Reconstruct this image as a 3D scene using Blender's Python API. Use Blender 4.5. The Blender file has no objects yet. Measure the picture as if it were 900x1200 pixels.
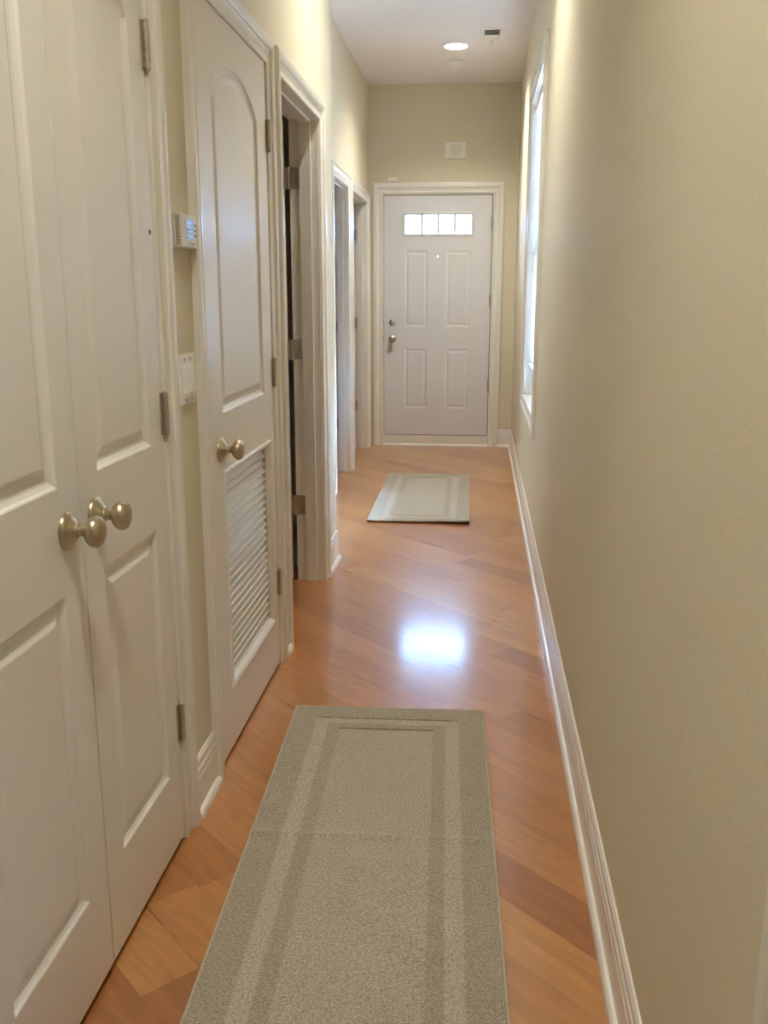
import bpy, bmesh, math, random
from mathutils import Vector, Matrix
from mathutils.geometry import tessellate_polygon

random.seed(4)
COL = bpy.context.scene.collection
PI = math.pi

# ------------------------------------------------------------------ materials
def new_mat(name):
    m = bpy.data.materials.new(name)
    m.use_nodes = True
    return m, m.node_tree, m.node_tree.nodes['Principled BSDF']

def N(t, kind, **kw):
    n = t.nodes.new(kind)
    for k, v in kw.items():
        setattr(n, k, v)
    return n

def math_node(t, op, a, b=None, c=None):
    n = t.nodes.new('ShaderNodeMath'); n.operation = op
    for i, v in enumerate((a, b, c)):
        if v is None: continue
        if isinstance(v, (int, float)): n.inputs[i].default_value = v
        else: t.links.new(v, n.inputs[i])
    return n.outputs[0]

def paint(name, rgb, rough, bump=0.0, scale=200, mottling=0.0, detail=3, coat=0.0):
    m, t, b = new_mat(name)
    b.inputs['Base Color'].default_value = (*rgb, 1)
    b.inputs['Roughness'].default_value = rough
    if coat:
        b.inputs['Coat Weight'].default_value = coat
        b.inputs['Coat Roughness'].default_value = 0.12
    tc = N(t, 'ShaderNodeTexCoord')
    if bump:
        n = N(t, 'ShaderNodeTexNoise'); n.inputs['Scale'].default_value = scale; n.inputs['Detail'].default_value = detail
        t.links.new(tc.outputs['Object'], n.inputs['Vector'])
        bp = N(t, 'ShaderNodeBump'); bp.inputs['Strength'].default_value = bump; bp.inputs['Distance'].default_value = 0.002
        t.links.new(n.outputs['Fac'], bp.inputs['Height']); t.links.new(bp.outputs['Normal'], b.inputs['Normal'])
    if mottling:
        n = N(t, 'ShaderNodeTexNoise'); n.inputs['Scale'].default_value = 2.2; n.inputs['Detail'].default_value = 2
        t.links.new(tc.outputs['Object'], n.inputs['Vector'])
        r = N(t, 'ShaderNodeValToRGB')
        r.color_ramp.elements[0].color = (*[c * (1 - mottling) for c in rgb], 1)
        r.color_ramp.elements[1].color = (*[min(1, c * (1 + mottling)) for c in rgb], 1)
        t.links.new(n.outputs['Fac'], r.inputs['Fac']); t.links.new(r.outputs['Color'], b.inputs['Base Color'])
    return m

M = {}
M['wall'] = paint('cream_wall_paint', (0.665, 0.61, 0.475), 0.75, 0.3, 140, 0.02)
M['ceil'] = paint('ceiling_paint', (0.80, 0.77, 0.77), 0.8, 0.35, 90)
M['trim'] = paint('white_semigloss', (0.76, 0.735, 0.685), 0.32, 0.10, 25, coat=0.3)
M['door'] = paint('white_door_paint', (0.75, 0.73, 0.685), 0.34, 0.14, 30, coat=0.25)
M['fdoor'] = paint('front_door_paint', (0.68, 0.68, 0.71), 0.42, 0.08, 30)
M['plastic'] = paint('white_plastic', (0.80, 0.78, 0.74), 0.35)
M['beige'] = paint('beige_plastic', (0.66, 0.59, 0.48), 0.4)
M['dark'] = paint('dark_gap', (0.035, 0.03, 0.025), 0.7)
M['slot'] = paint('grey_slot', (0.18, 0.16, 0.13), 0.7)
M['vent'] = paint('vent_damper', (0.20, 0.20, 0.21), 0.6)
M['slat'] = paint('blind_slat', (0.80, 0.82, 0.84), 0.45)
M['closet'] = paint('room_shade_paint', (0.30, 0.24, 0.18), 0.8)  # dark brown puts the lights-off shade into the room walls' colour

def metal(name, rgb, rough):
    m, t, b = new_mat(name)
    b.inputs['Base Color'].default_value = (*rgb, 1)
    b.inputs['Metallic'].default_value = 1.0
    b.inputs['Roughness'].default_value = rough
    tc = N(t, 'ShaderNodeTexCoord')
    n = N(t, 'ShaderNodeTexNoise'); n.inputs['Scale'].default_value = 60
    t.links.new(tc.outputs['Object'], n.inputs['Vector'])
    mr = N(t, 'ShaderNodeMapRange'); mr.inputs['To Min'].default_value = rough * 0.8; mr.inputs['To Max'].default_value = rough * 1.25
    t.links.new(n.outputs['Fac'], mr.inputs['Value']); t.links.new(mr.outputs['Result'], b.inputs['Roughness'])
    return m
M['brass'] = metal('satin_antique_brass', (0.52, 0.45, 0.32), 0.30)
M['nickel'] = metal('satin_nickel', (0.56, 0.50, 0.42), 0.42)
M['steel'] = metal('grey_nickel', (0.45, 0.42, 0.38), 0.3)

def lcd_mat():
    m, t, b = new_mat('lcd_screen')
    b.inputs['Base Color'].default_value = (0.12, 0.19, 0.30, 1)
    b.inputs['Roughness'].default_value = 0.15
    b.inputs['Emission Color'].default_value = (0.22, 0.36, 0.60, 1)
    b.inputs['Emission Strength'].default_value = 0.05
    return m
M['lcd'] = lcd_mat()
M['lcdline'] = paint('lcd_segments', (0.55, 0.68, 0.85), 0.4)

def emit_mat(name, rgb, s):
    m = bpy.data.materials.new(name); m.use_nodes = True
    t = m.node_tree; t.nodes.clear()
    e = N(t, 'ShaderNodeEmission'); e.inputs['Color'].default_value = (*rgb, 1); e.inputs['Strength'].default_value = s
    o = N(t, 'ShaderNodeOutputMaterial'); t.links.new(e.outputs[0], o.inputs['Surface'])
    return m
LAMP = (1.0, 0.965, 0.84)
LAMPS = [emit_mat('warm_lamp', LAMP, q) for q in (345, 240, 258)]

def glass_mat(name='window_glass', tint=(0.95, 0.97, 1, 1)):
    m = bpy.data.materials.new(name); m.use_nodes = True
    t = m.node_tree; t.nodes.clear()
    tr = N(t, 'ShaderNodeBsdfTransparent'); tr.inputs['Color'].default_value = tint
    gl = N(t, 'ShaderNodeBsdfGlossy'); gl.inputs['Roughness'].default_value = 0.02
    fr = N(t, 'ShaderNodeFresnel'); fr.inputs['IOR'].default_value = 1.45
    mx = N(t, 'ShaderNodeMixShader'); o = N(t, 'ShaderNodeOutputMaterial')
    t.links.new(fr.outputs[0], mx.inputs[0]); t.links.new(tr.outputs[0], mx.inputs[1]); t.links.new(gl.outputs[0], mx.inputs[2])
    t.links.new(mx.outputs[0], o.inputs['Surface'])
    return m
M['glass'] = glass_mat()
M['door_glass'] = glass_mat('dimming_door_glass', (0.62, 0.69, 0.78, 1))  # tint added to weaken daylight through the door panes and its floor glare

def floor_mat():
    m, t, b = new_mat('diagonal_oak_boards')
    tc = N(t, 'ShaderNodeTexCoord'); sp = N(t, 'ShaderNodeSeparateXYZ')
    t.links.new(tc.outputs['Object'], sp.inputs[0])
    x, y = sp.outputs[0], sp.outputs[1]
    across = math_node(t, 'MULTIPLY', math_node(t, 'ADD', x, y), 0.70711)
    along = math_node(t, 'MULTIPLY', math_node(t, 'SUBTRACT', x, y), 0.70711)
    W, L = 0.127, 1.25
    ra = math_node(t, 'DIVIDE', math_node(t, 'ADD', across, 0.02), W)
    row = math_node(t, 'FLOOR', ra); fa = math_node(t, 'FRACT', ra)
    wn = N(t, 'ShaderNodeTexWhiteNoise', noise_dimensions='1D'); t.links.new(row, wn.inputs['W'])
    la = math_node(t, 'DIVIDE', math_node(t, 'ADD', along, math_node(t, 'MULTIPLY', wn.outputs['Value'], 7.3)), L)
    idx = math_node(t, 'FLOOR', la); fl = math_node(t, 'FRACT', la)
    cv = N(t, 'ShaderNodeCombineXYZ'); t.links.new(row, cv.inputs[0]); t.links.new(idx, cv.inputs[1])
    wn2 = N(t, 'ShaderNodeTexWhiteNoise', noise_dimensions='3D'); t.links.new(cv.outputs[0], wn2.inputs['Vector'])
    ramp = N(t, 'ShaderNodeValToRGB')
    e = ramp.color_ramp.elements
    e[0].position = 0; e[0].color = (0.33, 0.122, 0.034, 1)
    e[1].position = 1; e[1].color = (0.52, 0.262, 0.086, 1)
    k = e.new(0.35); k.color = (0.41, 0.167, 0.047, 1)
    k = e.new(0.7); k.color = (0.45, 0.198, 0.060, 1)
    t.links.new(wn2.outputs['Value'], ramp.inputs['Fac'])
    # grain: stretched noise offset per board
    gv = N(t, 'ShaderNodeCombineXYZ')
    t.links.new(math_node(t, 'MULTIPLY', along, 1.5), gv.inputs[0])
    t.links.new(math_node(t, 'MULTIPLY', across, 22.0), gv.inputs[1])
    t.links.new(math_node(t, 'MULTIPLY', wn2.outputs['Value'], 40.0), gv.inputs[2])
    g1 = N(t, 'ShaderNodeTexNoise'); g1.inputs['Scale'].default_value = 1.6; g1.inputs['Detail'].default_value = 4; g1.inputs['Distortion'].default_value = 0.5
    t.links.new(gv.outputs[0], g1.inputs['Vector'])
    gv2 = N(t, 'ShaderNodeCombineXYZ')
    t.links.new(math_node(t, 'MULTIPLY', along, 1.3), gv2.inputs[0])
    t.links.new(math_node(t, 'MULTIPLY', across, 7.0), gv2.inputs[1])
    t.links.new(math_node(t, 'MULTIPLY', wn2.outputs['Value'], 23.0), gv2.inputs[2])
    wv = N(t, 'ShaderNodeTexNoise'); wv.inputs['Scale'].default_value = 1.5; wv.inputs['Detail'].default_value = 1; wv.inputs['Distortion'].default_value = 0.6
    t.links.new(gv2.outputs[0], wv.inputs['Vector'])
    rings = math_node(t, 'SINE', math_node(t, 'MULTIPLY', wv.outputs['Fac'], 52.0))
    rings = math_node(t, 'MULTIPLY_ADD', rings, 0.055, 1.0)
    gr = N(t, 'ShaderNodeMapRange'); gr.inputs['From Min'].default_value = 0.3; gr.inputs['From Max'].default_value = 0.7
    gr.inputs['To Min'].default_value = 0.86; gr.inputs['To Max'].default_value = 1.10
    t.links.new(g1.outputs['Fac'], gr.inputs['Value'])
    val = math_node(t, 'MULTIPLY', gr.outputs['Result'], rings)
    # seams
    ea = math_node(t, 'MULTIPLY', math_node(t, 'MINIMUM', fa, math_node(t, 'SUBTRACT', 1.0, fa)), W)
    el = math_node(t, 'MULTIPLY', math_node(t, 'MINIMUM', fl, math_node(t, 'SUBTRACT', 1.0, fl)), L)
    ed = math_node(t, 'MINIMUM', ea, el)
    sm = N(t, 'ShaderNodeMapRange'); sm.inputs['From Min'].default_value = 0.0003; sm.inputs['From Max'].default_value = 0.0014
    sm.inputs['To Min'].default_value = 0.80; sm.inputs['To Max'].default_value = 1.0
    t.links.new(ed, sm.inputs['Value'])
    val = math_node(t, 'MULTIPLY', val, sm.outputs['Result'])
    mul = N(t, 'ShaderNodeVectorMath', operation='SCALE')
    t.links.new(ramp.outputs['Color'], mul.inputs[0]); t.links.new(val, mul.inputs['Scale'])
    t.links.new(mul.outputs['Vector'], b.inputs['Base Color'])
    rr = N(t, 'ShaderNodeMapRange'); rr.inputs['To Min'].default_value = 0.26; rr.inputs['To Max'].default_value = 0.31
    t.links.new(g1.outputs['Fac'], rr.inputs['Value']); t.links.new(rr.outputs['Result'], b.inputs['Roughness'])
    b.inputs['Coat Weight'].default_value = 0.8
    b.inputs['Coat Roughness'].default_value = 0.135
    bm_ = N(t, 'ShaderNodeBump'); bm_.inputs['Strength'].default_value = 0.10; bm_.inputs['Distance'].default_value = 0.0006
    hv = N(t, 'ShaderNodeCombineXYZ')
    t.links.new(math_node(t, 'MULTIPLY', along, 3.0), hv.inputs[0]); t.links.new(math_node(t, 'MULTIPLY', across, 22.0), hv.inputs[1])
    hn = N(t, 'ShaderNodeTexNoise'); hn.inputs['Scale'].default_value = 1.5; hn.inputs['Detail'].default_value = 1
    t.links.new(hv.outputs[0], hn.inputs['Vector']); hh = hn.outputs['Fac']
    t.links.new(hh, bm_.inputs['Height']); t.links.new(bm_.outputs['Normal'], b.inputs['Normal'])
    return m
M['floor'] = floor_mat()

RW, RL = 0.603, 1.525     # rug size
def rug_mat():
    m, t, b = new_mat('berber_loop_rug')
    tc = N(t, 'ShaderNodeTexCoord'); sp = N(t, 'ShaderNodeSeparateXYZ')
    t.links.new(tc.outputs['Object'], sp.inputs[0])
    ax = math_node(t, 'ABSOLUTE', sp.outputs[0]); ay = math_node(t, 'ABSOLUTE', sp.outputs[1])
    nz = N(t, 'ShaderNodeTexNoise'); nz.inputs['Scale'].default_value = 90
    t.links.new(tc.outputs['Object'], nz.inputs['Vector'])
    d = math_node(t, 'MINIMUM', math_node(t, 'SUBTRACT', RW / 2, ax), math_node(t, 'SUBTRACT', RL / 2, ay))
    d = math_node(t, 'ADD', d, math_node(t, 'MULTIPLY', math_node(t, 'SUBTRACT', nz.outputs['Fac'], 0.5), 0.008))
    ramp = N(t, 'ShaderNodeValToRGB'); ramp.color_ramp.interpolation = 'LINEAR'
    e = ramp.color_ramp.elements
    D = (0.380, 0.327, 0.246, 1); LT = (0.482, 0.426, 0.339, 1); D2 = (0.380, 0.325, 0.241, 1); CN = (0.455, 0.399, 0.312, 1)
    e[0].position = 0; e[0].color = D
    e[1].position = 1; e[1].color = CN
    for p, c in ((0.36, D), (0.39, LT), (0.555, LT), (0.585, D2), (0.735, D2), (0.765, CN)):
        k = e.new(p); k.color = c
    t.links.new(math_node(t, 'DIVIDE', d, 0.21), ramp.inputs['Fac'])
    # loops
    mp = N(t, 'ShaderNodeMapping'); mp.inputs['Scale'].default_value = (150, 110, 150)
    t.links.new(tc.outputs['Object'], mp.inputs['Vector'])
    vo = N(t, 'ShaderNodeTexVoronoi'); vo.inputs['Scale'].default_value = 1.0; vo.inputs['Randomness'].default_value = 0.8
    t.links.new(mp.outputs['Vector'], vo.inputs['Vector'])
    fl = N(t, 'ShaderNodeTexNoise'); fl.inputs['Scale'].default_value = 190; fl.inputs['Detail'].default_value = 2
    t.links.new(tc.outputs['Object'], fl.inputs['Vector'])
    big = N(t, 'ShaderNodeTexNoise'); big.inputs['Scale'].default_value = 9
    t.links.new(tc.outputs['Object'], big.inputs['Vector'])
    f1 = N(t, 'ShaderNodeMapRange'); f1.inputs['From Min'].default_value = 0.3; f1.inputs['From Max'].default_value = 0.72
    f1.inputs['To Min'].default_value = 0.62; f1.inputs['To Max'].default_value = 1.26
    t.links.new(fl.outputs['Fac'], f1.inputs['Value'])
    f2 = math_node(t, 'MULTIPLY_ADD', big.outputs['Fac'], 0.16, 0.92)
    v = math_node(t, 'MULTIPLY', f1.outputs['Result'], f2)
    mul = N(t, 'ShaderNodeVectorMath', operation='SCALE')
    t.links.new(ramp.outputs['Color'], mul.inputs[0]); t.links.new(v, mul.inputs['Scale'])
    t.links.new(mul.outputs['Vector'], b.inputs['Base Color'])
    b.inputs['Roughness'].default_value = 0.9
    b.inputs['Sheen Weight'].default_value = 0.35
    b.inputs['Sheen Roughness'].default_value = 0.4
    bp = N(t, 'ShaderNodeBump'); bp.inputs['Strength'].default_value = 0.9; bp.inputs['Distance'].default_value = 0.003
    bp.invert = True
    t.links.new(math_node(t, 'ADD', vo.outputs['Distance'], math_node(t, 'MULTIPLY', fl.outputs['Fac'], -0.5)), bp.inputs['Height'])
    t.links.new(bp.outputs['Normal'], b.inputs['Normal'])
    return m
M['rug'] = rug_mat()
M['binding'] = paint('rug_binding', (0.50, 0.44, 0.35), 0.9, 0.6, 300)

# ------------------------------------------------------------------ builders
def tag(o, label=None, cat=None, group=None, kind=None):
    if label: o['label'] = label
    if cat: o['category'] = cat
    if group: o['group'] = group
    if kind: o['kind'] = kind
    return o

def empty(name, loc=(0, 0, 0), rz=0):
    o = bpy.data.objects.new(name, None); COL.objects.link(o)
    o.location = loc; o.rotation_euler = (0, 0, rz); o.empty_display_size = 0.05
    return o

class MB:
    """collects faces in world (or a parent's local) coordinates, then builds one mesh object"""
    def __init__(s): s.v = []; s.f = []
    def face(s, pts):
        n = len(s.v); s.v += [tuple(p) for p in pts]; s.f.append(tuple(range(n, n + len(pts))))
    def add(s, verts, faces):
        n = len(s.v); s.v += [tuple(p) for p in verts]; s.f += [tuple(n + i for i in f) for f in faces]
    def box(s, x0, x1, y0, y1, z0, z1, bev=0.0):
        if bev:
            b = bmesh.new(); bmesh.ops.create_cube(b, size=1)
            for w in b.verts:
                w.co = Vector(((x0 + x1) / 2 + w.co.x * (x1 - x0), (y0 + y1) / 2 + w.co.y * (y1 - y0), (z0 + z1) / 2 + w.co.z * (z1 - z0)))
            bmesh.ops.bevel(b, geom=b.edges[:], offset=bev, segments=2, affect='EDGES', profile=0.5)
            b.verts.index_update()
            s.add([tuple(w.co) for w in b.verts], [tuple(w.index for w in f.verts) for f in b.faces]); b.free()
            return s
        V = [(x, y, z) for x in (x0, x1) for y in (y0, y1) for z in (z0, z1)]
        s.add(V, [(0, 1, 3, 2), (4, 6, 7, 5), (0, 4, 5, 1), (2, 3, 7, 6), (0, 2, 6, 4), (1, 5, 7, 3)])
        return s
    def lathe(s, prof, origin, axis, seg=28, cap=True):
        """prof: (radius, height) along axis from origin"""
        ax = Vector(axis).normalized(); t = Vector((0, 0, 1)) if abs(ax.z) < 0.9 else Vector((1, 0, 0))
        a = ax.cross(t).normalized(); b = ax.cross(a); o = Vector(origin)
        V = []; F = []
        for (r, h) in prof:
            for i in range(seg):
                th = 2 * PI * i / seg
                V.append(o + ax * h + (a * math.cos(th) + b * math.sin(th)) * r)
        for j in range(len(prof) - 1):
            for i in range(seg):
                k = (i + 1) % seg
                F.append((j * seg + i, j * seg + k, (j + 1) * seg + k, (j + 1) * seg + i))
        if cap:
            F.append(tuple(range(seg))); F.append(tuple(range((len(prof) - 1) * seg, len(prof) * seg)))
        s.add(V, F); return s
    def sweep(s, prof, corners_fn, n, closed=False):
        """prof points -> n corner points each via corners_fn(s, t, i)"""
        V = []; F = []; m = len(prof)
        for i in range(n):
            for p in prof: V.append(corners_fn(p[0], p[1], i))
        for i in range(n if closed else n - 1):
            k = (i + 1) % n
            for j in range(m - 1):
                F.append((i * m + j, i * m + j + 1, k * m + j + 1, k * m + j))
            F.append((i * m + m - 1, i * m, k * m, k * m + m - 1))
        if not closed:
            F.append(tuple(range(m))); F.append(tuple(range((n - 1) * m, n * m)))
        s.add(V, F); return s
    def build(s, name, mat, parent=None, smooth=False, at=None, flip=False):
        me = bpy.data.meshes.new(name)
        off = Vector(at) if at else Vector((0, 0, 0))
        if parent is not None and not at and not parent.get('_local'):
            off = parent.matrix_basis.translation.copy()
        me.from_pydata([Vector(v) - off for v in s.v], [], s.f)
        b = bmesh.new(); b.from_mesh(me)
        bmesh.ops.remove_doubles(b, verts=b.verts, dist=1e-5)
        bmesh.ops.recalc_face_normals(b, faces=b.faces)
        b.to_mesh(me); b.free()
        me.materials.append(M[mat] if isinstance(mat, str) else mat)
        if smooth:
            for p in me.polygons: p.use_smooth = True
            try: me.set_sharp_from_angle(angle=math.radians(40))
            except Exception: pass
        o = bpy.data.objects.new(name, me); COL.objects.link(o)
        if parent is not None: o.parent = parent
        elif at: o.location = at
        return o

def grid_wall(axis, p0, p1, a0, a1, z0, z1, holes):
    """wall box between p0..p1 on the normal axis ('x' or 'y'), a0..a1 along, with rectangular holes (a0,a1,z0,z1)"""
    A = sorted({a0, a1, *[h[0] for h in holes], *[h[1] for h in holes]})
    Z = sorted({z0, z1, *[h[2] for h in holes], *[h[3] for h in holes]})
    na, nz = len(A) - 1, len(Z) - 1
    def solid(i, j):
        if i < 0 or j < 0 or i >= na or j >= nz: return False
        ca, cz = (A[i] + A[i + 1]) / 2, (Z[j] + Z[j + 1]) / 2
        return not any(h[0] < ca < h[1] and h[2] < cz < h[3] for h in holes)
    P = (lambda p, a, z: (p, a, z)) if axis == 'x' else (lambda p, a, z: (a, p, z))
    mb = MB()
    for i in range(na):
        for j in range(nz):
            if not solid(i, j): continue
            a, b, c, d = A[i], A[i + 1], Z[j], Z[j + 1]
            for p in (p0, p1): mb.face([P(p, a, c), P(p, b, c), P(p, b, d), P(p, a, d)])
            if not solid(i - 1, j): mb.face([P(p0, a, c), P(p1, a, c), P(p1, a, d), P(p0, a, d)])
            if not solid(i + 1, j): mb.face([P(p0, b, c), P(p1, b, c), P(p1, b, d), P(p0, b, d)])
            if not solid(i, j - 1): mb.face([P(p0, a, c), P(p1, a, c), P(p1, b, c), P(p0, b, c)])
            if not solid(i, j + 1): mb.face([P(p0, a, d), P(p1, a, d), P(p1, b, d), P(p0, b, d)])
    return mb

def structure(o, label=None, cat=None):
    return tag(o, label, cat, kind='structure')

# ------------------------------------------------------------------ dimensions (metres)
H = 3.0
XR = 0.290          # right wall face
XL = -0.705         # near left wall face
XF = -0.965         # recessed far left wall face
YE = 8.28           # end wall face
YC = 4.56           # corner where the left wall steps back
YB = -2.8           # wall behind the camera
XO = -2.3           # far side of the rooms and closets

# ------------------------------------------------------------------ shell
structure(MB().box(XO - .12, XR + .15, YB - .12, YE + .15, -0.12, 0.0).build('floor', 'floor'),
          'glossy honey oak floor with boards laid diagonally along the hall', 'floor')

CANS = [(-0.213, 7.09), (-0.213, 3.98), (-0.213, 0.9)]
def ceiling():
    mb = MB()
    outer = [Vector((XO, YB, H)), Vector((XR, YB, H)), Vector((XR, YE, H)), Vector((XO, YE, H))]
    polys = [outer]
    for (cx, cy) in CANS:
        polys.append([Vector((cx + .076 * math.cos(2 * PI * i / 32), cy + .076 * math.sin(2 * PI * i / 32), H)) for i in range(32)])
    flat = [p for q in polys for p in q]
    for tri in tessellate_polygon(polys): mb.face([flat[i] for i in tri])
    mb.box(XO - .12, XR + .15, YB - .12, YE + .15, H + .2, H + .3)
    return mb.build('ceiling', 'ceil')
structure(ceiling(), 'plain white painted hallway ceiling with one lit downlight', 'ceiling')

WT = H + .2
structure(grid_wall('x', XR, XR + .15, YB, YE + .15, 0, WT, [(4.88, 6.14, .69, 2.435), (-.56, .70, .69, 2.435)]).build('wall_right', 'wall'),
          'long cream painted wall on the window side of the hall', 'wall')
A0, A1 = 3.398, 4.192           # open doorway between jambs
structure(grid_wall('x', XL - .125, XL, YB, YC - .125, 0, WT,
                    [(1.08, 2.042, 0, 2.055), (2.369, 3.176, 0, 2.055), (A0 - .018, A1 + .018, 0, 2.06)]).build('wall_left', 'wall'),
          'cream painted wall holding the closet doors, thermostat and louvred door', 'wall')
structure(grid_wall('y', YC - .125, YC, XF - .125, XL, 0, WT, []).build('wall_left_return', 'wall'),
          'short cream wall return where the left wall steps back', 'wall')
D1 = (6.262, 6.965); D2 = (7.19, 8.105)
structure(grid_wall('x', XF - .125, XF, YC, YE, 0, WT,
                    [(D1[0] - .018, D1[1] + .018, 0, 2.078), (D2[0] - .018, D2[1] + .018, 0, 2.078)]).build('wall_left_far', 'wall'),
          'recessed cream wall with two doorways beside the front door', 'wall')
structure(grid_wall('y', YE, YE + .15, XO - .12, XR + .15, 0, WT, [(-.856, .102, 0, 2.152), ]).build('wall_front', 'wall'),
          'cream end wall around the white front door', 'wall')
structure(MB().box(XO - .12, XR + .15, YB - .12, YB, 0, WT).build('wall_back', 'wall'))
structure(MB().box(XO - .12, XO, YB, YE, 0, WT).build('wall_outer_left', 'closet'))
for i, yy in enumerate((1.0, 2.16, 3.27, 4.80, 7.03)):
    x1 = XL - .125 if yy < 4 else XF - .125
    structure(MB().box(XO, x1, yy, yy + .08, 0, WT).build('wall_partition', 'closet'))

# ------------------------------------------------------------------ casings
CW = 0.080
def casing_profile(w=CW, k=1.0):
    return [(0, 0), (0, .007), (.003, .0105), (.010, .0115), (.015, .0105), (.0165, .0065), (.026, .007), (.038, .0095), (.044, .0125),
            (.0455, .0165), (.050, .0195), (.057, .0215), (w - .010, .0215), (w - .004, .020), (w, .0165), (w, 0)]

def side_casing(xp, y0, y1, zt, name, label, w=CW, z0=0.0):
    def c(s, t, i):
        return [(xp + t, y0 - s, z0), (xp + t, y0 - s, zt + s), (xp + t, y1 + s, zt + s), (xp + t, y1 + s, z0)][i]
    o = MB().sweep(casing_profile(w), c, 4).build(name, 'trim')
    return structure(o, label, 'door casing')

def jamb(parent, xf, depth, y0, y1, zt, th=.017, stop=None):
    mb = MB()
    mb.box(xf - depth, xf, y0 - th, y0, 0, zt + th); mb.box(xf - depth, xf, y1, y1 + th, 0, zt + th); mb.box(xf - depth, xf, y0, y1, zt, zt + th)
    mb.build('door_jamb', 'trim', parent)
    if stop:
        s0, s1, t = stop
        sb = MB()
        sb.box(xf - s1, xf - s0, y0, y0 + t, 0, zt); sb.box(xf - s1, xf - s0, y1 - t, y1, 0, zt); sb.box(xf - s1, xf - s0, y0 + t, y1 - t, zt - t, zt)
        sb.build('door_stop', 'trim', parent)

tr = side_casing(XL, 1.092, 2.030, 2.036, 'trim_1', 'white moulded casing around the double closet doors')
jamb(tr, XL, .12, 1.099, 2.0235, 2.038)
tr = side_casing(XL, 2.381, 3.164, 2.036, 'trim_2', 'white moulded casing around the louvred door')
jamb(tr, XL, .12, 2.3885, 3.1565, 2.038)
tr = side_casing(XL, A0 - .006, A1 + .006, 2.040, 'trim_3', 'white moulded casing around the open doorway past the louvred door')
jamb(tr, XL, .126, A0, A1, 2.040, stop=(.034, .082, .011))
tr = side_casing(XF, D1[0] - .006, D1[1] + .006, 2.062, 'trim_4', 'white casing of the nearer doorway in the recessed wall')
jamb(tr, XF, .126, D1[0], D1[1], 2.06, stop=(.034, .08, .011))
tr = side_casing(XF, D2[0] - .006, D2[1] + .006, 2.062, 'trim_5', 'white casing of the doorway in the corner next to the front door')
jamb(tr, XF, .126, D2[0], D2[1], 2.06, stop=(.034, .08, .011))

# front door casing
FX0, FX1 = -0.843, 0.090
def fc(s, t, i):
    return [(FX0 - s, YE - t, 0), (FX0 - s, YE - t, 2.145 + s), (FX1 + s, YE - t, 2.145 + s), (FX1 + s, YE - t, 0)][i]
trf = structure(MB().sweep(casing_profile(.088), fc, 4).build('trim_6', 'trim'), 'wide white moulded casing around the front door', 'door casing')
mb = MB()
mb.box(-.856, -.8385, YE, YE + .14, 0, 2.152); mb.box(.0845, .102, YE, YE + .14, 0, 2.152); mb.box(-.8385, .0845, YE, YE + .14, 2.136, 2.152)
mb.build('door_jamb', 'trim', trf)
mb = MB()
mb.box(-.8385, -.826, YE + .0395, YE + .075, .1, 2.136); mb.box(.072, .0845, YE + .0395, YE + .075, .1, 2.136); mb.box(-.826, .072, YE + .0395, YE + .075, 2.124, 2.136)
mb.build('door_stop', 'trim', trf)

# ------------------------------------------------------------------ baseboards
BP = [(0, 0), (.011, 0), (.011, .100), (.0085, .104), (.0105, .110), (.0105, .122), (.007, .128), (.0085, .134), (.0085, .146), (.004, .155), (0, .155)]
SP = [(.010, 0), (.0245, 0), (.0245, .006), (.0225, .014), (.018, .020), (.010, .022)]
def baseboard(name, pts_dir, label):
    """pts_dir: list of (x, y, nx, ny) corner points with the outward direction used at each (already mitred)"""
    def c(s, t, i):
        x, y, nx, ny = pts_dir[i]
        return (x + nx * s, y + ny * s, t)
    n = len(pts_dir)
    o = MB().sweep(BP, c, n).build(name, 'trim')
    structure(o, label, 'baseboard')
    MB().sweep(SP, c, n).build('shoe_molding', 'trim', o)
    return o
baseboard('baseboard_right', [(XR, YB, -1, 0), (XR, YE, -1, -1), (FX1 + .088, YE, 0, -1)], 'white stepped baseboard with shoe moulding along the window wall')
baseboard('baseboard_left', [(XL, YB, 1, 0), (XL, 1.012, 1, 0)], None)
baseboard('baseboard_left', [(XL, 2.110, 1, 0), (XL, 2.301, 1, 0)], 'short white baseboard between closet casing and louvred door casing')
baseboard('baseboard_left', [(XL, 3.244, 1, 0), (XL, A0 - .086, 1, 0)], 'tiny white baseboard strip between louvred door and open doorway')
baseboard('baseboard_left', [(XL, A1 + .086, 1, 0), (XL, YC, 1, 1), (XF, YC, 1, 1), (XF, D1[0] - .086, 1, 0)], 'white baseboard wrapping the corner past the open doorway')
baseboard('baseboard_left', [(XF, D1[1] + .086, 1, 0), (XF, D2[0] - .086, 1, 0)], 'short white baseboard between the two far doorways')

# ------------------------------------------------------------------ doors
PROF = [(0, 0), (.003, -.0015), (.006, -.005), (.013, -.0085), (.018, -.0095), (.024, -.0095), (.030, -.0075), (.040, -.0035), (.043, -.003)]
def offset_poly(P, d):
    n = len(P); out = []
    for i in range(n):
        p0, p, p1 = Vector(P[i - 1]), Vector(P[i]), Vector(P[(i + 1) % n])
        e0 = (p - p0).normalized(); e1 = (p1 - p).normalized()
        n0 = Vector((-e0.y, e0.x)); n1 = Vector((-e1.y, e1.x))
        b = (n0 + n1); k = 1 + n0.dot(n1)
        out.append(p + b * (d / max(k, .2)))
    return out
def rect(u0, u1, v0, v1): return [(u0, v0), (u1, v0), (u1, v1), (u0, v1)]
def arched(u0, u1, v0, vs, va, n=18):
    w = u1 - u0; c = (u0 + u1) / 2; h = va - vs; R = (w * w / 4 + h * h) / (2 * h); cy = va - R
    th = math.asin(w / 2 / R); pts = [(u0, v0), (u1, v0)]
    for i in range(n + 1):
        a = th - 2 * th * i / n
        pts.append((c + R * math.sin(a), cy + R * math.cos(a)))
    return pts

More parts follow.
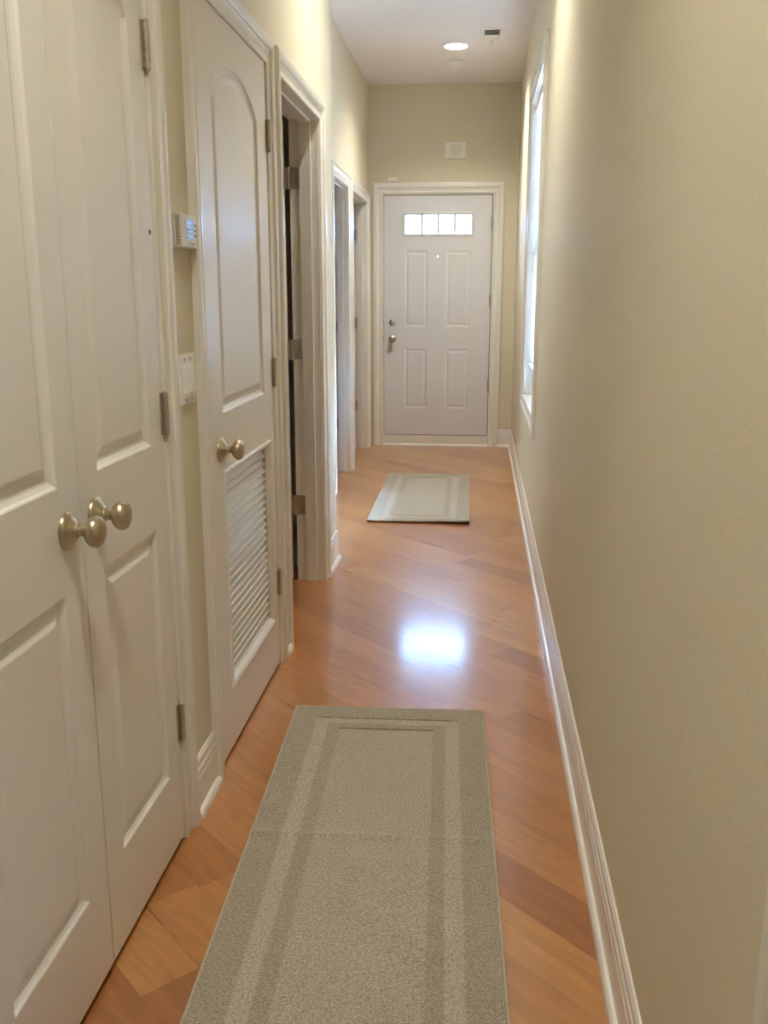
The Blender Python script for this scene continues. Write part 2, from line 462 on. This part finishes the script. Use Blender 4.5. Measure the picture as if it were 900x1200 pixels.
def door_slab(mp, u0, u1, v0, v1, th, panels, holes=(), both=True, prof=PROF):
    """mp(u,v,d) -> xyz with d measured out of the visible face"""
    mb = MB()
    def side(dd, sgn):
        polys = [[Vector((u, v, 0)) for u, v in rect(u0, u1, v0, v1)]]
        for P in list(panels) + list(holes): polys.append([Vector((u, v, 0)) for u, v in P])
        flat = [p for q in polys for p in q]
        for tri in tessellate_polygon(polys): mb.face([mp(flat[i].x, flat[i].y, dd) for i in tri])
        for P in panels:
            rings = [(offset_poly(P, s), t) for s, t in prof]
            for (ra, ta), (rb, tb) in zip(rings, rings[1:]):
                n = len(ra)
                for i in range(n):
                    k = (i + 1) % n
                    mb.face([mp(*ra[i], dd + sgn * ta), mp(*ra[k], dd + sgn * ta), mp(*rb[k], dd + sgn * tb), mp(*rb[i], dd + sgn * tb)])
            r, tt = rings[-1]
            flat2 = [Vector((p[0], p[1], 0)) for p in r]
            for tri in tessellate_polygon([flat2]): mb.face([mp(flat2[i].x, flat2[i].y, dd + sgn * tt) for i in tri])
    side(0, 1)
    side(-th, -1)
    E = rect(u0, u1, v0, v1)
    for loop in [E] + [list(h) for h in holes]:
        n = len(loop)
        for i in range(n):
            k = (i + 1) % n
            mb.face([mp(*loop[i], 0), mp(*loop[k], 0), mp(*loop[k], -th), mp(*loop[i], -th)])
    return mb

def knob(parent, at, axis, mat='brass', name='door_knob', k=1.0):
    e = empty(name, (0, 0, 0)); e.parent = parent; e['_local'] = 1
    rose = [(.034, 0), (.034, .0035), (.0325, .0065), (.029, .0085), (.0245, .010), (.022, .0125), (.017, .0165), (.0135, .0185), (.0125, .021)]
    MB().lathe([(r * k, h * k) for r, h in rose], at, axis).build('rose', mat, e, smooth=True)
    kn = [(.0095, .019), (.0090, .025), (.0090, .031), (.011, .0335), (.0175, .0365), (.0235, .041), (.0272, .047), (.0280, .052), (.0265, .0575),
          (.0225, .062), (.0155, .0652), (.007, .0665), (.0008, .0668)]
    MB().lathe([(r * k, h * k) for r, h in kn], at, axis).build('knob', mat, e, smooth=True)
    return e

def hinge_closed(parent, x, y, z, side=-1, mat='nickel'):
    """knuckle standing in front of the gap, thin leaf showing on the door side"""
    mb = MB(); h = .0915
    for i in range(5):
        z0 = z - h / 2 + i * h / 5
        mb.lathe([(.0068, 0), (.0068, h / 5 - .0012)], (x + .0075, y, z0), (0, 0, 1), 12)
    mb.lathe([(.0045, 0), (.0045, h)], (x + .0075, y, z - h / 2), (0, 0, 1), 10)
    mb.lathe([(.004, -.003), (.0062, -.001), (.0062, 0)], (x + .0075, y, z - h / 2), (0, 0, 1), 10)
    mb.lathe([(.0062, 0), (.0062, .002), (.003, .004)], (x + .0075, y, z + h / 2), (0, 0, 1), 10)
    mb.box(x, x + .0024, y + side * .017, y, z - h / 2, z + h / 2)
    return mb.build('hinge', mat, parent)

XD = -0.700
side_map = lambda u, v, d: (XD + d, u, v)
HZ = (1.816, 1.060, .316)

# closet pair
def closet_leaf(name, y0, y1, hinge_y, knob_y, label):
    lo = rect(y0 + .082, y1 - .082, .213, .812)
    up = arched(y0 + .082, y1 - .082, 1.0, 1.845, 1.915)
    o = door_slab(side_map, y0, y1, .018, 2.033, .035, [lo, up]).build(name, 'door')
    structure(o, label, 'closet door')
    knob(o, (XD, knob_y, .922), (1, 0, 0))
    for z in HZ: hinge_closed(o, XD, hinge_y, z, -1 if hinge_y > y1 else 1)
    return o
closet_leaf('door_2', 1.102, 1.5585, 1.100, 1.500, 'white two-panel closet door nearest the camera, brass knob at its far edge')
d3 = closet_leaf('door_3', 1.5638, 2.0195, 2.0245, 1.6225, 'white two-panel closet door beside the thermostat, brass knob at its near edge')
MB().lathe([(.0055, -.001), (.0055, .0008)], (XD, 2.003, 1.447), (1, 0, 0), 12).build('screw_hole', 'dark', d3)

# louvred door
LY0, LY1, LZ0, LZ1 = 2.508, 3.072, .200, .832
lp = arched(2.518, 3.030, 1.0, 1.838, 1.925)
d4 = door_slab(side_map, 2.3915, 3.1530, .014, 2.033, .035, [lp], [rect(LY0, LY1, LZ0, LZ1)]).build('door_4', 'door')
structure(d4, 'white door with arched panel above and louvred vent below', 'louvred door')
knob(d4, (XD, 2.476, .905), (1, 0, 0))
for z in HZ: hinge_closed(d4, XD, 3.1600, z, -1)
def lf(s, t, i):
    return [(XD + t, LY0 + s, LZ0 + s), (XD + t, LY1 - s, LZ0 + s), (XD + t, LY1 - s, LZ1 - s), (XD + t, LY0 + s, LZ1 - s)][i]
MB().sweep([(-.010, 0), (-.010, .004), (-.004, .0065), (.006, .002), (.016, -.009), (.018, -.030), (0, -.030), (0, 0)], lf, 4, closed=True).build('louver_frame', 'door', d4)
mb = MB(); ns = 23; pitch = (LZ1 - LZ0 - .036) / ns
for i in range(ns):
    zc = LZ0 + .018 + pitch * (i + .5)
    P = [(XD - .0335, zc + .0165), (XD - .0300, zc + .0175), (XD - .0135, zc - .0085), (XD - .0085, zc - .0090), (XD - .0085, zc - .0125), (XD - .0170, zc - .0135)]
    V = [(x, LY0 + .018, z) for x, z in P] + [(x, LY1 - .024, z) for x, z in P]
    n = len(P)
    mb.add(V, [tuple(range(n)), tuple(range(n, 2 * n))] + [(k, (k + 1) % n, n + (k + 1) % n, n + k) for k in range(n)])
mb.build('louver_slats', 'door', d4)
MB().box(XD - .0345, XD - .0335, LY0, LY1, LZ0, LZ1).build('louver_shade_sheet', 'dark', d4)  # near-black sheet added as the shade between the slats

# open door seen edge-on in the open doorway
HX = XL - .126
omap = lambda u, v, d: (HX - .022 - u, A1 - .040 - d, v)
o5 = door_slab(omap, 0, .78, .014, 2.033, .035, [rect(.115, .665, .213, .812), arched(.115, .665, 1.0, 1.838, 1.925)]).build('door_5', 'door')
structure(o5, 'white door standing open inside the dark doorway past the louvred door', 'door')
knob(o5, (HX - .022 - .715, A1 - .040, .905), (0, -1, 0))
def hinge_open(parent, xj, yj, z, xd):
    """leaf with rounded corners on the jamb face, barrel at the room-side corner, leaf on the door edge"""
    mb = MB(); r = .011; w = .044; h = .089; x1 = xj + .050; x0 = xj + .002
    out = [(x0, z - h / 2), (x1 - r, z - h / 2)] + [(x1 - r + r * math.sin(a), z - h / 2 + r - r * math.cos(a)) for a in (.4, .8, 1.2, PI / 2)] \
        + [(x1, z + h / 2 - r)] + [(x1 - r + r * math.cos(a), z + h / 2 - r + r * math.sin(a)) for a in (.4, .8, 1.2, PI / 2)] + [(x0, z + h / 2)]
    n = len(out)
    mb.add([(x, yj, zz) for x, zz in out] + [(x, yj - .0022, zz) for x, zz in out],
           [tuple(range(n)), tuple(range(n, 2 * n))] + [(k, (k + 1) % n, n + (k + 1) % n, n + k) for k in range(n)])
    for sx, sz in ((.034, .03), (.02, .012), (.034, -.03), (.02, -.012)):
        mb.lathe([(.0035, 0), (.0025, .0032)], (xj + sx, yj, z + sz), (0, -1, 0), 8)
    for i in range(5):
        mb.lathe([(.0065, 0), (.0065, h / 5 - .001)], (xj - .006, yj - .004, z - h / 2 + i * h / 5), (0, 0, 1), 12)
    mb.box(xd, xd + .002, yj - .036, yj - .006, z - h / 2, z + h / 2)
    mb.box(xd, xj - .004, yj - .0065, yj - .0035, z - h / 2, z + h / 2)
    return mb.build('hinge', 'nickel', parent)
for z in (1.806, 1.078, .366): hinge_open(o5, HX, A1, z, HX - .022)

# two far doors, both standing open into their rooms
for nm, (ya, yb), lab in (('door_6', D1, 'white door inside the nearer doorway of the recessed wall'), ('door_7', D2, 'white door inside the doorway beside the front door')):
    hx = XF - .126; w = yb - ya - .006
    fm = lambda u, v, d, hx=hx, yb=yb: (hx - .022 - u, yb - .040 - d, v)
    oo = door_slab(fm, 0, w, .014, 2.05, .035, [rect(.11, w - .11, .213, .812), arched(.11, w - .11, 1.0, 1.838, 1.925)]).build(nm, 'door')
    structure(oo, lab, 'door')
    knob(oo, (hx - .022 - w + .06, yb - .040, .905), (0, -1, 0))
    for z in (1.80, 1.08, .37): hinge_open(oo, hx, yb, z, hx - .022)

# front door
YD = YE - .006
fmap = lambda u, v, d: (u, YD - d, v)
G = (-.652, -.093, 1.822, 1.972)
PF = [(0, 0), (.006, -.0025), (.012, -.0045), (.020, -.0045), (.032, -.0012), (.036, -.001)]
pan = [rect(-.654, -.458, 1.045, 1.682), rect(-.300, -.098, 1.045, 1.682), rect(-.654, -.458, .338, .857), rect(-.300, -.098, .338, .857)]
d1 = door_slab(fmap, -.8345, .0795, .102, 2.129, .045, pan, [rect(*G)], prof=PF).build('door_1', 'fdoor')
structure(d1, 'white four-panel front door with a four-pane window slot near its top', 'front door')
def gf(s, t, i):
    return [(G[0] + s, YD - t, G[2] + s), (G[1] - s, YD - t, G[2] + s), (G[1] - s, YD - t, G[3] - s), (G[0] + s, YD - t, G[3] - s)][i]
MB().sweep([(-.022, 0), (-.022, .006), (-.014, .010), (-.002, .006), (.002, -.006), (.002, -.044), (-.001, -.044), (-.001, 0)], gf, 4, closed=True).build('window_frame', 'fdoor', d1)
mb = MB()
for k in (1, 2, 3):
    gx = G[0] + (G[1] - G[0]) * k / 4
    mb.box(gx - .0115, gx + .0115, YD + .004, YD + .030, G[2], G[3])
mb.build('muntins', 'fdoor', d1)
MB().box(G[0] + .001, G[1] - .001, YD + .020, YD + .024, G[2] + .001, G[3] - .001).build('window_pane', 'door_glass', d1)
# deadbolt turn and knob
e = empty('deadbolt'); e.parent = d1; e['_local'] = 1
MB().lathe([(.029, 0), (.029, .005), (.026, .009), (.020, .011)], (-.762, YD, 1.080), (0, -1, 0)).build('rose', 'steel', e, smooth=True)
MB().box(-.767, -.757, YD - .026, YD - .010, 1.062, 1.098, .003).build('thumb_turn', 'steel', e)
knob(d1, (-.762, YD, .941), (0, -1, 0), 'steel', k=.98)
e = empty('peephole'); e.parent = d1; e['_local'] = 1
MB().lathe([(.0095, 0), (.0095, .003), (.006, .004)], (-.374, YD, 1.633), (0, -1, 0), cap=False).build('ring', 'steel', e, smooth=True)
MB().lathe([(.0055, 0), (.0055, .003)], (-.374, YD, 1.633), (0, -1, 0)).build('lens', emit_mat('daylight_glow_lens', (.8, .9, 1), 1.6), e)  # lens emits to stand in for daylight coming through it
for z in (1.90, 1.262, .545):
    mb = MB()
    for i in range(5): mb.lathe([(.0065, 0), (.0065, .0195)], (.083, YD - .006, z - .05 + i * .02), (0, 0, 1), 12)
    mb.box(.070, .083, YD - .0022, YD, z - .05, z + .05)
    mb.build('hinge', 'steel', d1)
for z in (1.080, .941):
    MB().box(-.8415, -.8325, YD - .003, YD + .006, z - .026, z + .026).build('latch_plate', 'steel', d1)
sill = structure(MB().box(-.8385, .0845, YE - .010, YE + .14, 0, .096, .002).build('trim_7', 'trim'), 'raised white sill board under the front door', 'door sill')
def shoe(s, t, i): return [(-.8385, YE - .002 - s, t), (.0845, YE - .002 - s, t)][i]
MB().sweep([(.006, 0), (.024, 0), (.024, .006), (.021, .015), (.015, .020), (.006, .022)], shoe, 2).build('shoe_molding', 'trim', sill)
MB().box(-.8345, .0795, YE - .004, YE + .04, .096, .1005).build('gap_shade_strip', 'dark', sill)  # dark strip painted as the shade in the gap under the door
MB().box(-.8345, .0845, YE + .004, YE + .038, 2.1295, 2.1358).box(.0800, .0843, YE + .006, YE + .038, .1, 2.1295).box(-.8383, -.8350, YE + .006, YE + .038, .1, 2.1295).build('gap_shade_strip', 'dark', trf)  # dark strips painted as the shade in the gaps around the slab

# ------------------------------------------------------------------ windows
def window(nm, y0, y1, label, blind_label, blind_drop, tilt=66):
    z0, z1 = .69, 2.435
    root = empty(nm, (XR, (y0 + y1) / 2, z0)); structure(root, label, 'window')
    w = .085
    def c(s, t, i): return [(XR - t, y0 - s, z0 - s), (XR - t, y0 - s, z1 + s), (XR - t, y1 + s, z1 + s), (XR - t, y1 + s, z0 - s)][i]
    MB().sweep(casing_profile(w), c, 4, closed=True).build('window_casing', 'trim', root)
    MB().box(XR - .001, XR + .072, y0, y1, z0 - .016, z0 + .0005).build('window_sill', 'trim', root)
    mb = MB()
    mb.box(XR - .001, XR + .15, y0, y0 + .012, z0, z1); mb.box(XR - .001, XR + .15, y1 - .012, y1, z0, z1); mb.box(XR - .001, XR + .15, y0 + .012, y1 - .012, z1 - .012, z1)
    mb.box(XR + .07, XR + .15, y0 + .012, y1 - .012, z0 - .004, z0 + .012)
    mb.build('window_jamb', 'trim', root)
    zm = (z0 + z1) / 2
    for nme, xa, za, zb in (('lower_sash', XR + .072, z0 + .012, zm + .02), ('upper_sash', XR + .104, zm - .02, z1 - .012)):
        mb = MB(); ya, yb = y0 + .012, y1 - .012; f = .045
        mb.box(xa, xa + .03, ya, ya + f, za, zb); mb.box(xa, xa + .03, yb - f, yb, za, zb)
        mb.box(xa, xa + .03, ya + f, yb - f, za, za + f); mb.box(xa, xa + .03, ya + f, yb - f, zb - f, zb)
        s = mb.build(nme, 'plastic', root)
        g = MB().box(xa + .013, xa + .017, ya + f - .002, yb - f + .002, za + f - .002, zb - f + .002).build('window_pane', 'glass')
        g.data.transform(Matrix.Translation(-root.location)); g.parent = s
    # blind
    bx = XR + .032; ya, yb = y0 + .018, y1 - .018; zt = z1 - .014
    bl = empty('venetian_blind', (bx, (y0 + y1) / 2, zt)); tag(bl, blind_label, 'window blind')
    MB().box(bx - .016, bx + .016, ya, yb, zt - .034, zt, .002).build('headrail', 'slat', bl)
    mb = MB(); z = zt - .050; a = math.radians(tilt); pitch = .0212
    while z > blind_drop + .02:
        hw = .0127; P = []
        for k in range(5):
            q = -hw + 2 * hw * k / 4; bow = .0022 * (1 - (q / hw) ** 2)
            P.append((bx + q * math.cos(a) + bow * math.sin(a), z - q * math.sin(a) + bow * math.cos(a)))
        P2 = [(x - .0005 * math.sin(a), zz - .0005 * math.cos(a)) for x, zz in P][::-1]
        P = P + P2; n = len(P)
        mb.add([(x, ya, zz) for x, zz in P] + [(x, yb, zz) for x, zz in P],
               [tuple(range(n)), tuple(range(n, 2 * n))] + [(k, (k + 1) % n, n + (k + 1) % n, n + k) for k in range(n)])
        z -= pitch
    mb.build('blind_slats', 'slat', bl)
    MB().box(bx - .012, bx + .012, ya, yb, blind_drop - .010, blind_drop + .004, .002).build('bottom_rail', 'slat', bl)
    mb = MB()
    for yy in (ya + .15, (ya + yb) / 2, yb - .15):
        for dx in (-.0135, .0135): mb.lathe([(.0009, 0), (.0009, zt - .03 - blind_drop)], (bx + dx, yy, blind_drop), (0, 0, 1), 6)
    mb.build('ladder_cord', 'plastic', bl)
window('window_1', 4.88, 6.14, 'tall narrow-looking window in the long wall, daylight under its blind', 'white slatted blind over the tall window near the front door', .885)
window('window_2', -.56, .70, 'window at the near end of the long wall, only its trim edge showing', 'closed white slatted blind in the near window beside the camera', .72, 82)

# ------------------------------------------------------------------ rugs
def rug(loc, rz, label, curl, crease_y=None):
    root = empty('floor_rug', loc, rz); tag(root, label, 'rug', 'pair of beige bordered hallway rugs'); root['_local'] = 1
    hw, hl, T = RW / 2, RL / 2, .009
    ys = set([-hl, hl]); k = -hl
    while k < hl: ys.add(round(k, 4)); k += .02
    for e_ in (.083, .155):
        for sg in (-1, 1):
            for dd in (-.005, -.002, .002, .005): ys.add(round(sg * (hl - e_) + dd, 4))
    xs = [-hw, -hw + .004, -hw + .079, -hw + .081, -hw + .117, -hw + .153, -hw + .157, -.1, 0, .1, hw - .157, hw - .153, hw - .117, hw - .081, hw - .079, hw - .004, hw]
    ys = sorted(ys)
    def base(x, y):
        z = 0.0
        if curl and y < -hl + .12:
            q = (-hl + .12 - y) / .12
            z += curl * q * q * (0.35 + 0.65 * max(0, x / hw)) + .002 * q * abs(math.sin(x * 14))
        if crease_y is not None: z += .0055 * math.exp(-((y - crease_y) / .014) ** 2)
        z += .0008 * (1 + math.sin(x * 9 + 1) * math.sin(y * 5))
        return z
    def top(x, y):
        z = base(x, y) + T
        d1_, d2_ = hw - abs(x), hl - abs(y)
        if abs(d2_ - .083) <= .0025 and d1_ > .080: z -= .006
        if abs(d2_ - .155) <= .0025 and d1_ > .154: z -= .006
        if d1_ < .002 or d2_ < .001: z -= .004
        return z
    mb = MB(); nx, ny = len(xs), len(ys)
    V = [(x, y, top(x, y)) for y in ys for x in xs] + [(x, y, base(x, y)) for y in ys for x in xs]
    F = []
    o_ = nx * ny
    for j in range(ny - 1):
        for i in range(nx - 1):
            a = j * nx + i
            F.append((a, a + 1, a + nx + 1, a + nx)); F.append((o_ + a, o_ + a + nx, o_ + a + nx + 1, o_ + a + 1))
    for j in range(ny - 1):
        for i in (0, nx - 1):
            a = j * nx + i; F.append((a, a + nx, o_ + a + nx, o_ + a))
    for i in range(nx - 1):
        for j in (0, ny - 1):
            a = j * nx + i; F.append((a, a + 1, o_ + a + 1, o_ + a))
    mb.add(V, F)
    mb.build('pile', 'rug', root)
    # serged binding round the edge
    loop = [(-hw, y) for y in ys] + [(x, hl) for x in xs[1:]] + [(hw, y) for y in ys[::-1][1:]] + [(x, -hl) for x in xs[::-1][1:-1]]
    def bc(s, t, i):
        x, y = loop[i]; L_ = math.hypot(x, y)
        nx_ = (x / hw if abs(abs(x) - hw) < 1e-6 else 0); ny_ = (y / hl if abs(abs(y) - hl) < 1e-6 else 0)
        return (x + nx_ * s, y + ny_ * s, base(x, y) + .0048 + t)
    MB().sweep([(.003 * math.cos(q), .0044 * math.sin(q)) for q in [2 * PI * k / 8 for k in range(8)]], bc, len(loop), closed=True).build('binding', 'binding', root)
    return root
a1 = math.radians(-2.0)
# far edge mid at (-.263, 2.81), runs toward the camera
def rug_at(mx, my, rz):
    return (mx + math.sin(rz) * RL / 2, my - math.cos(rz) * RL / 2, 0.0012)
a1 = math.radians(2.0)
rug(rug_at(-.266, 2.806, a1), a1, 'beige bordered rug nearest the camera, beside the closet doors', 0, crease_y=.02)
rug(rug_at(-.357, 6.90, math.radians(.6)), math.radians(.6), 'beige bordered rug lying in front of the front door', .012)

# ------------------------------------------------------------------ thermostat
TY0, TY1, TZ0, TZ1 = 2.169, 2.287, 1.423, 1.501
th = empty('thermostat', (XL, (TY0 + TY1) / 2, (TZ0 + TZ1) / 2)); tag(th, 'off-white thermostat with blue screen on the wall strip above the light switch', 'thermostat')
MB().box(XL, XL + .007, TY0 + .001, TY1 - .001, TZ0 + .001, TZ1 - .001, .002).build('back_plate', 'beige', th)
MB().box(XL + .006, XL + .022, TY0, TY1, TZ0, TZ1, .004).build('case', 'beige', th)
mb = MB()
for i in range(14):
    z = TZ0 + .009 + i * (TZ1 - TZ0 - .018) / 13
    mb.box(XL + .0085, XL + .0180, TY0 - .0006, TY0 + .002, z - .0011, z + .0011)
mb.build('vent_slots', 'slot', th)
MB().box(XL + .0215, XL + .0224, TY0 + .038, TY0 + .094, TZ0 + .022, TZ0 + .066).build('screen', 'lcd', th)
mb = MB()
for i in range(4):
    z = TZ0 + .029 + i * .0095; mb.box(XL + .0224, XL + .0227, TY0 + .041, TY0 + .080, z, z + .0012)
mb.build('screen_digits', 'lcdline', th)
mb = MB()
for i in range(3): mb.box(XL + .0215, XL + .0235, TY0 + .101, TY0 + .109, TZ0 + .028 + i * .012, TZ0 + .034 + i * .012, .0008)
mb.build('buttons', 'slot', th)
mb = MB()
for i in range(5): mb.box(XL + .0215, XL + .0222, TY0 + .056 + i * .010, TY0 + .0615 + i * .010, TZ0 + .010, TZ0 + .013)
mb.build('printed_marks', 'slot', th)

# light switch
SY, SZ = 2.218, 1.119
sw = empty('light_switch', (XL, SY, SZ)); tag(sw, 'white double rocker light switch below the thermostat', 'light switch')
MB().box(XL, XL + .006, SY - .057, SY + .057, SZ - .058, SZ + .058, .0025).build('switch_plate', 'plastic', sw)
for dy in (-.023, .023):
    f = MB()
    f.box(XL + .005, XL + .0075, SY + dy - .0175, SY + dy + .0175, SZ - .034, SZ + .034, .0008)
    f.build('rocker_surround', 'plastic', sw)
    r = MB()
    V = [(XL + .006, SY + dy - .0155, SZ - .031), (XL + .006, SY + dy + .0155, SZ - .031), (XL + .0135, SY + dy + .0155, SZ - .031), (XL + .0135, SY + dy - .0155, SZ - .031),
         (XL + .006, SY + dy - .0155, SZ + .031), (XL + .006, SY + dy + .0155, SZ + .031), (XL + .0085, SY + dy + .0155, SZ + .031), (XL + .0085, SY + dy - .0155, SZ + .031)]
    r.add(V, [(0, 1, 2, 3), (4, 5, 6, 7), (0, 1, 5, 4), (1, 2, 6, 5), (2, 3, 7, 6), (3, 0, 4, 7)])
    r.build('rocker', 'plastic', sw)
    for dz in (-.048, .048):
        MB().lathe([(.0032, 0), (.0030, .0010)], (XL + .006, SY + dy, SZ + dz), (1, 0, 0), 10).build('screw', 'slot', sw)

# ------------------------------------------------------------------ end wall items
px0, px1, pz0, pz1 = -.322, -.150, 2.420, 2.548
ch = empty('doorbell_chime', ((px0 + px1) / 2, YE, (pz0 + pz1) / 2)); tag(ch, 'square off-white doorbell chime cover on the wall above the front door', 'doorbell chime')
MB().box(px0, px1, YE - .016, YE + .002, pz0, pz1, .004).build('cover', 'plastic', ch)
MB().lathe([(.053, 0), (.053, .0012), (.0008, .0014)], ((px0 + px1) / 2, YE - .016, (pz0 + pz1) / 2), (0, -1, 0), 36).build('speaker_grille', paint('grey_grille', (.70, .68, .63), .6), ch)
mb = MB()
for rr in (.048, .036, .024, .012):
    mb.lathe([(rr + .0035, 0), (rr + .0030, .0022), (rr, .0022), (rr - .0005, 0)], ((px0 + px1) / 2, YE - .016, (pz0 + pz1) / 2), (0, -1, 0), 36, cap=False)
mb.build('sound_rings', 'plastic', ch, smooth=True)
sn = empty('door_sensor', (-.76, YE, 2.235)); tag(sn, 'small white alarm sensor box sitting on top of the front door casing', 'door sensor')
MB().box(-.797, -.722, YE - .024, YE - .0005, 2.2345, 2.2765, .003).build('case', 'plastic', sn)
MB().box(-.790, -.722, YE - .0255, YE - .0235, 2.2375, 2.2415).build('seam', 'slot', sn)

# ------------------------------------------------------------------ ceiling items
def downlight(cx, cy, label, lamp):
    root = empty('recessed_downlight', (cx, cy, H)); tag(root, label, 'ceiling light', 'recessed downlights along the hallway ceiling')
    MB().lathe([(.098, 0), (.097, -.004), (.088, -.006), (.078, -.004), (.0755, 0)], (cx, cy, H), (0, 0, 1), 40, cap=False).build('trim_ring', 'plastic', root, smooth=True)
    mb = MB().lathe([(.0755, 0), (.074, .03), (.068, .062), (.066, .100), (.001, .100)], (cx, cy, H), (0, 0, 1), 40, cap=False)
    mb.build('reflector', 'plastic', root, smooth=True)
    MB().lathe([(.050, .080), (.0505, .068), (.046, .056), (.036, .048), (.018, .0435), (.0008, .0425)], (cx, cy, H), (0, 0, 1), 32).build('lamp', lamp, root, smooth=True)
downlight(*CANS[0], 'lit recessed downlight in the ceiling near the front door', LAMPS[0])
for c, lm in zip(CANS[1:], LAMPS[1:]):
    downlight(*c, 'lit recessed downlight further back along the hallway ceiling', lm)

sd = empty('smoke_detector', (-.226, 7.57, H)); tag(sd, 'round white smoke detector on the ceiling just beyond the lit downlight', 'smoke detector')
MB().lathe([(.072, 0), (.072, -.010)], (-.226, 7.57, H), (0, 0, 1), 36).build('base_plate', 'plastic', sd, smooth=True)
MB().lathe([(.068, -.010), (.066, -.024), (.058, -.034), (.030, -.038), (.0008, -.0385)], (-.226, 7.57, H), (0, 0, 1), 36).build('cover', 'plastic', sd, smooth=True)

vx0, vx1, vy0, vy1 = -.040, .108, 6.640, 6.975
vt = empty('ceiling_vent', ((vx0 + vx1) / 2, (vy0 + vy1) / 2, H)); tag(vt, 'rectangular white air vent with grey louvres in the ceiling', 'air vent')
def vf(s, t, i): return [(vx0 + s, vy0 + s, H + t), (vx1 - s, vy0 + s, H + t), (vx1 - s, vy1 - s, H + t), (vx0 + s, vy1 - s, H + t)][i]
MB().sweep([(0, 0), (.003, -.006), (.022, -.009), (.026, -.004), (.026, 0)], vf, 4, closed=True).build('vent_frame', 'plastic', vt)
MB().box(vx0 + .024, vx1 - .024, vy0 + .024, vy1 - .024, H - .002, H - .0005).build('vent_damper', 'vent', vt)
mb = MB(); n = 12; ym = (vy0 + vy1) / 2
for i in range(n):
    yy = vy0 + .034 + i * (vy1 - vy0 - .068) / (n - 1); s = -1 if yy < ym else 1
    mb.add([(vx0 + .025, yy - .004 * s, H - .002), (vx1 - .025, yy - .004 * s, H - .002), (vx1 - .025, yy + .007 * s, H - .010), (vx0 + .025, yy + .007 * s, H - .010),
            (vx0 + .025, yy - .004 * s, H - .0008), (vx1 - .025, yy - .004 * s, H - .0008), (vx1 - .025, yy + .007 * s, H - .0088), (vx0 + .025, yy + .007 * s, H - .0088)],
           [(0, 1, 2, 3), (4, 5, 6, 7), (0, 1, 5, 4), (2, 3, 7, 6), (0, 3, 7, 4), (1, 2, 6, 5)])
mb.build('vent_blades', 'plastic', vt)
MB().box((vx0 + vx1) / 2 - .003, (vx0 + vx1) / 2 + .003, vy1 - .030, vy1 - .018, H - .020, H - .004).build('vent_lever', 'steel', vt)

# ------------------------------------------------------------------ world: bright overcast daylight outside
w = bpy.data.worlds.new('daylight'); bpy.context.scene.world = w; w.use_nodes = True
t = w.node_tree; t.nodes.clear()
tc = N(t, 'ShaderNodeTexCoord'); sp = N(t, 'ShaderNodeSeparateXYZ'); t.links.new(tc.outputs['Generated'], sp.inputs[0])
rp = N(t, 'ShaderNodeValToRGB'); e = rp.color_ramp.elements
e[0].position = .46; e[0].color = (.30, .32, .34, 1); e[1].position = .52; e[1].color = (.46, .69, 1.0, 1)
t.links.new(math_node(t, 'MULTIPLY_ADD', sp.outputs[2], .5, .5), rp.inputs['Fac'])
bg = N(t, 'ShaderNodeBackground'); bg.inputs['Strength'].default_value = 24.0; t.links.new(rp.outputs['Color'], bg.inputs['Color'])
ow = N(t, 'ShaderNodeOutputWorld'); t.links.new(bg.outputs[0], ow.inputs['Surface'])

# ------------------------------------------------------------------ camera
cam = bpy.data.cameras.new('camera'); co = bpy.data.objects.new('camera', cam); COL.objects.link(co)
cam.sensor_fit = 'VERTICAL'; cam.sensor_height = 36.0; cam.lens = 1097.5 / 1200 * 36.0
cam.clip_start = .02
co.location = (0, 0, 1.3188); co.rotation_euler = (PI / 2 - .2284, 0, .1005)
sc = bpy.context.scene; sc.camera = co
for o in bpy.data.objects:
    if '_local' in o: del o['_local']
sc.view_settings.view_transform = 'Standard'
sc.view_settings.look = 'None'
sc.view_settings.exposure = 2.17; sc.view_settings.gamma = 1.0; sc.view_settings.use_curve_mapping = False
sc.cycles.max_bounces = 14; sc.cycles.diffuse_bounces = 8; sc.cycles.glossy_bounces = 6; sc.cycles.transparent_max_bounces = 12
sc.cycles.caustics_reflective = False; sc.cycles.caustics_refractive = False
sc.cycles.sample_clamp_indirect = 6.0
sc.cycles.use_denoising = True
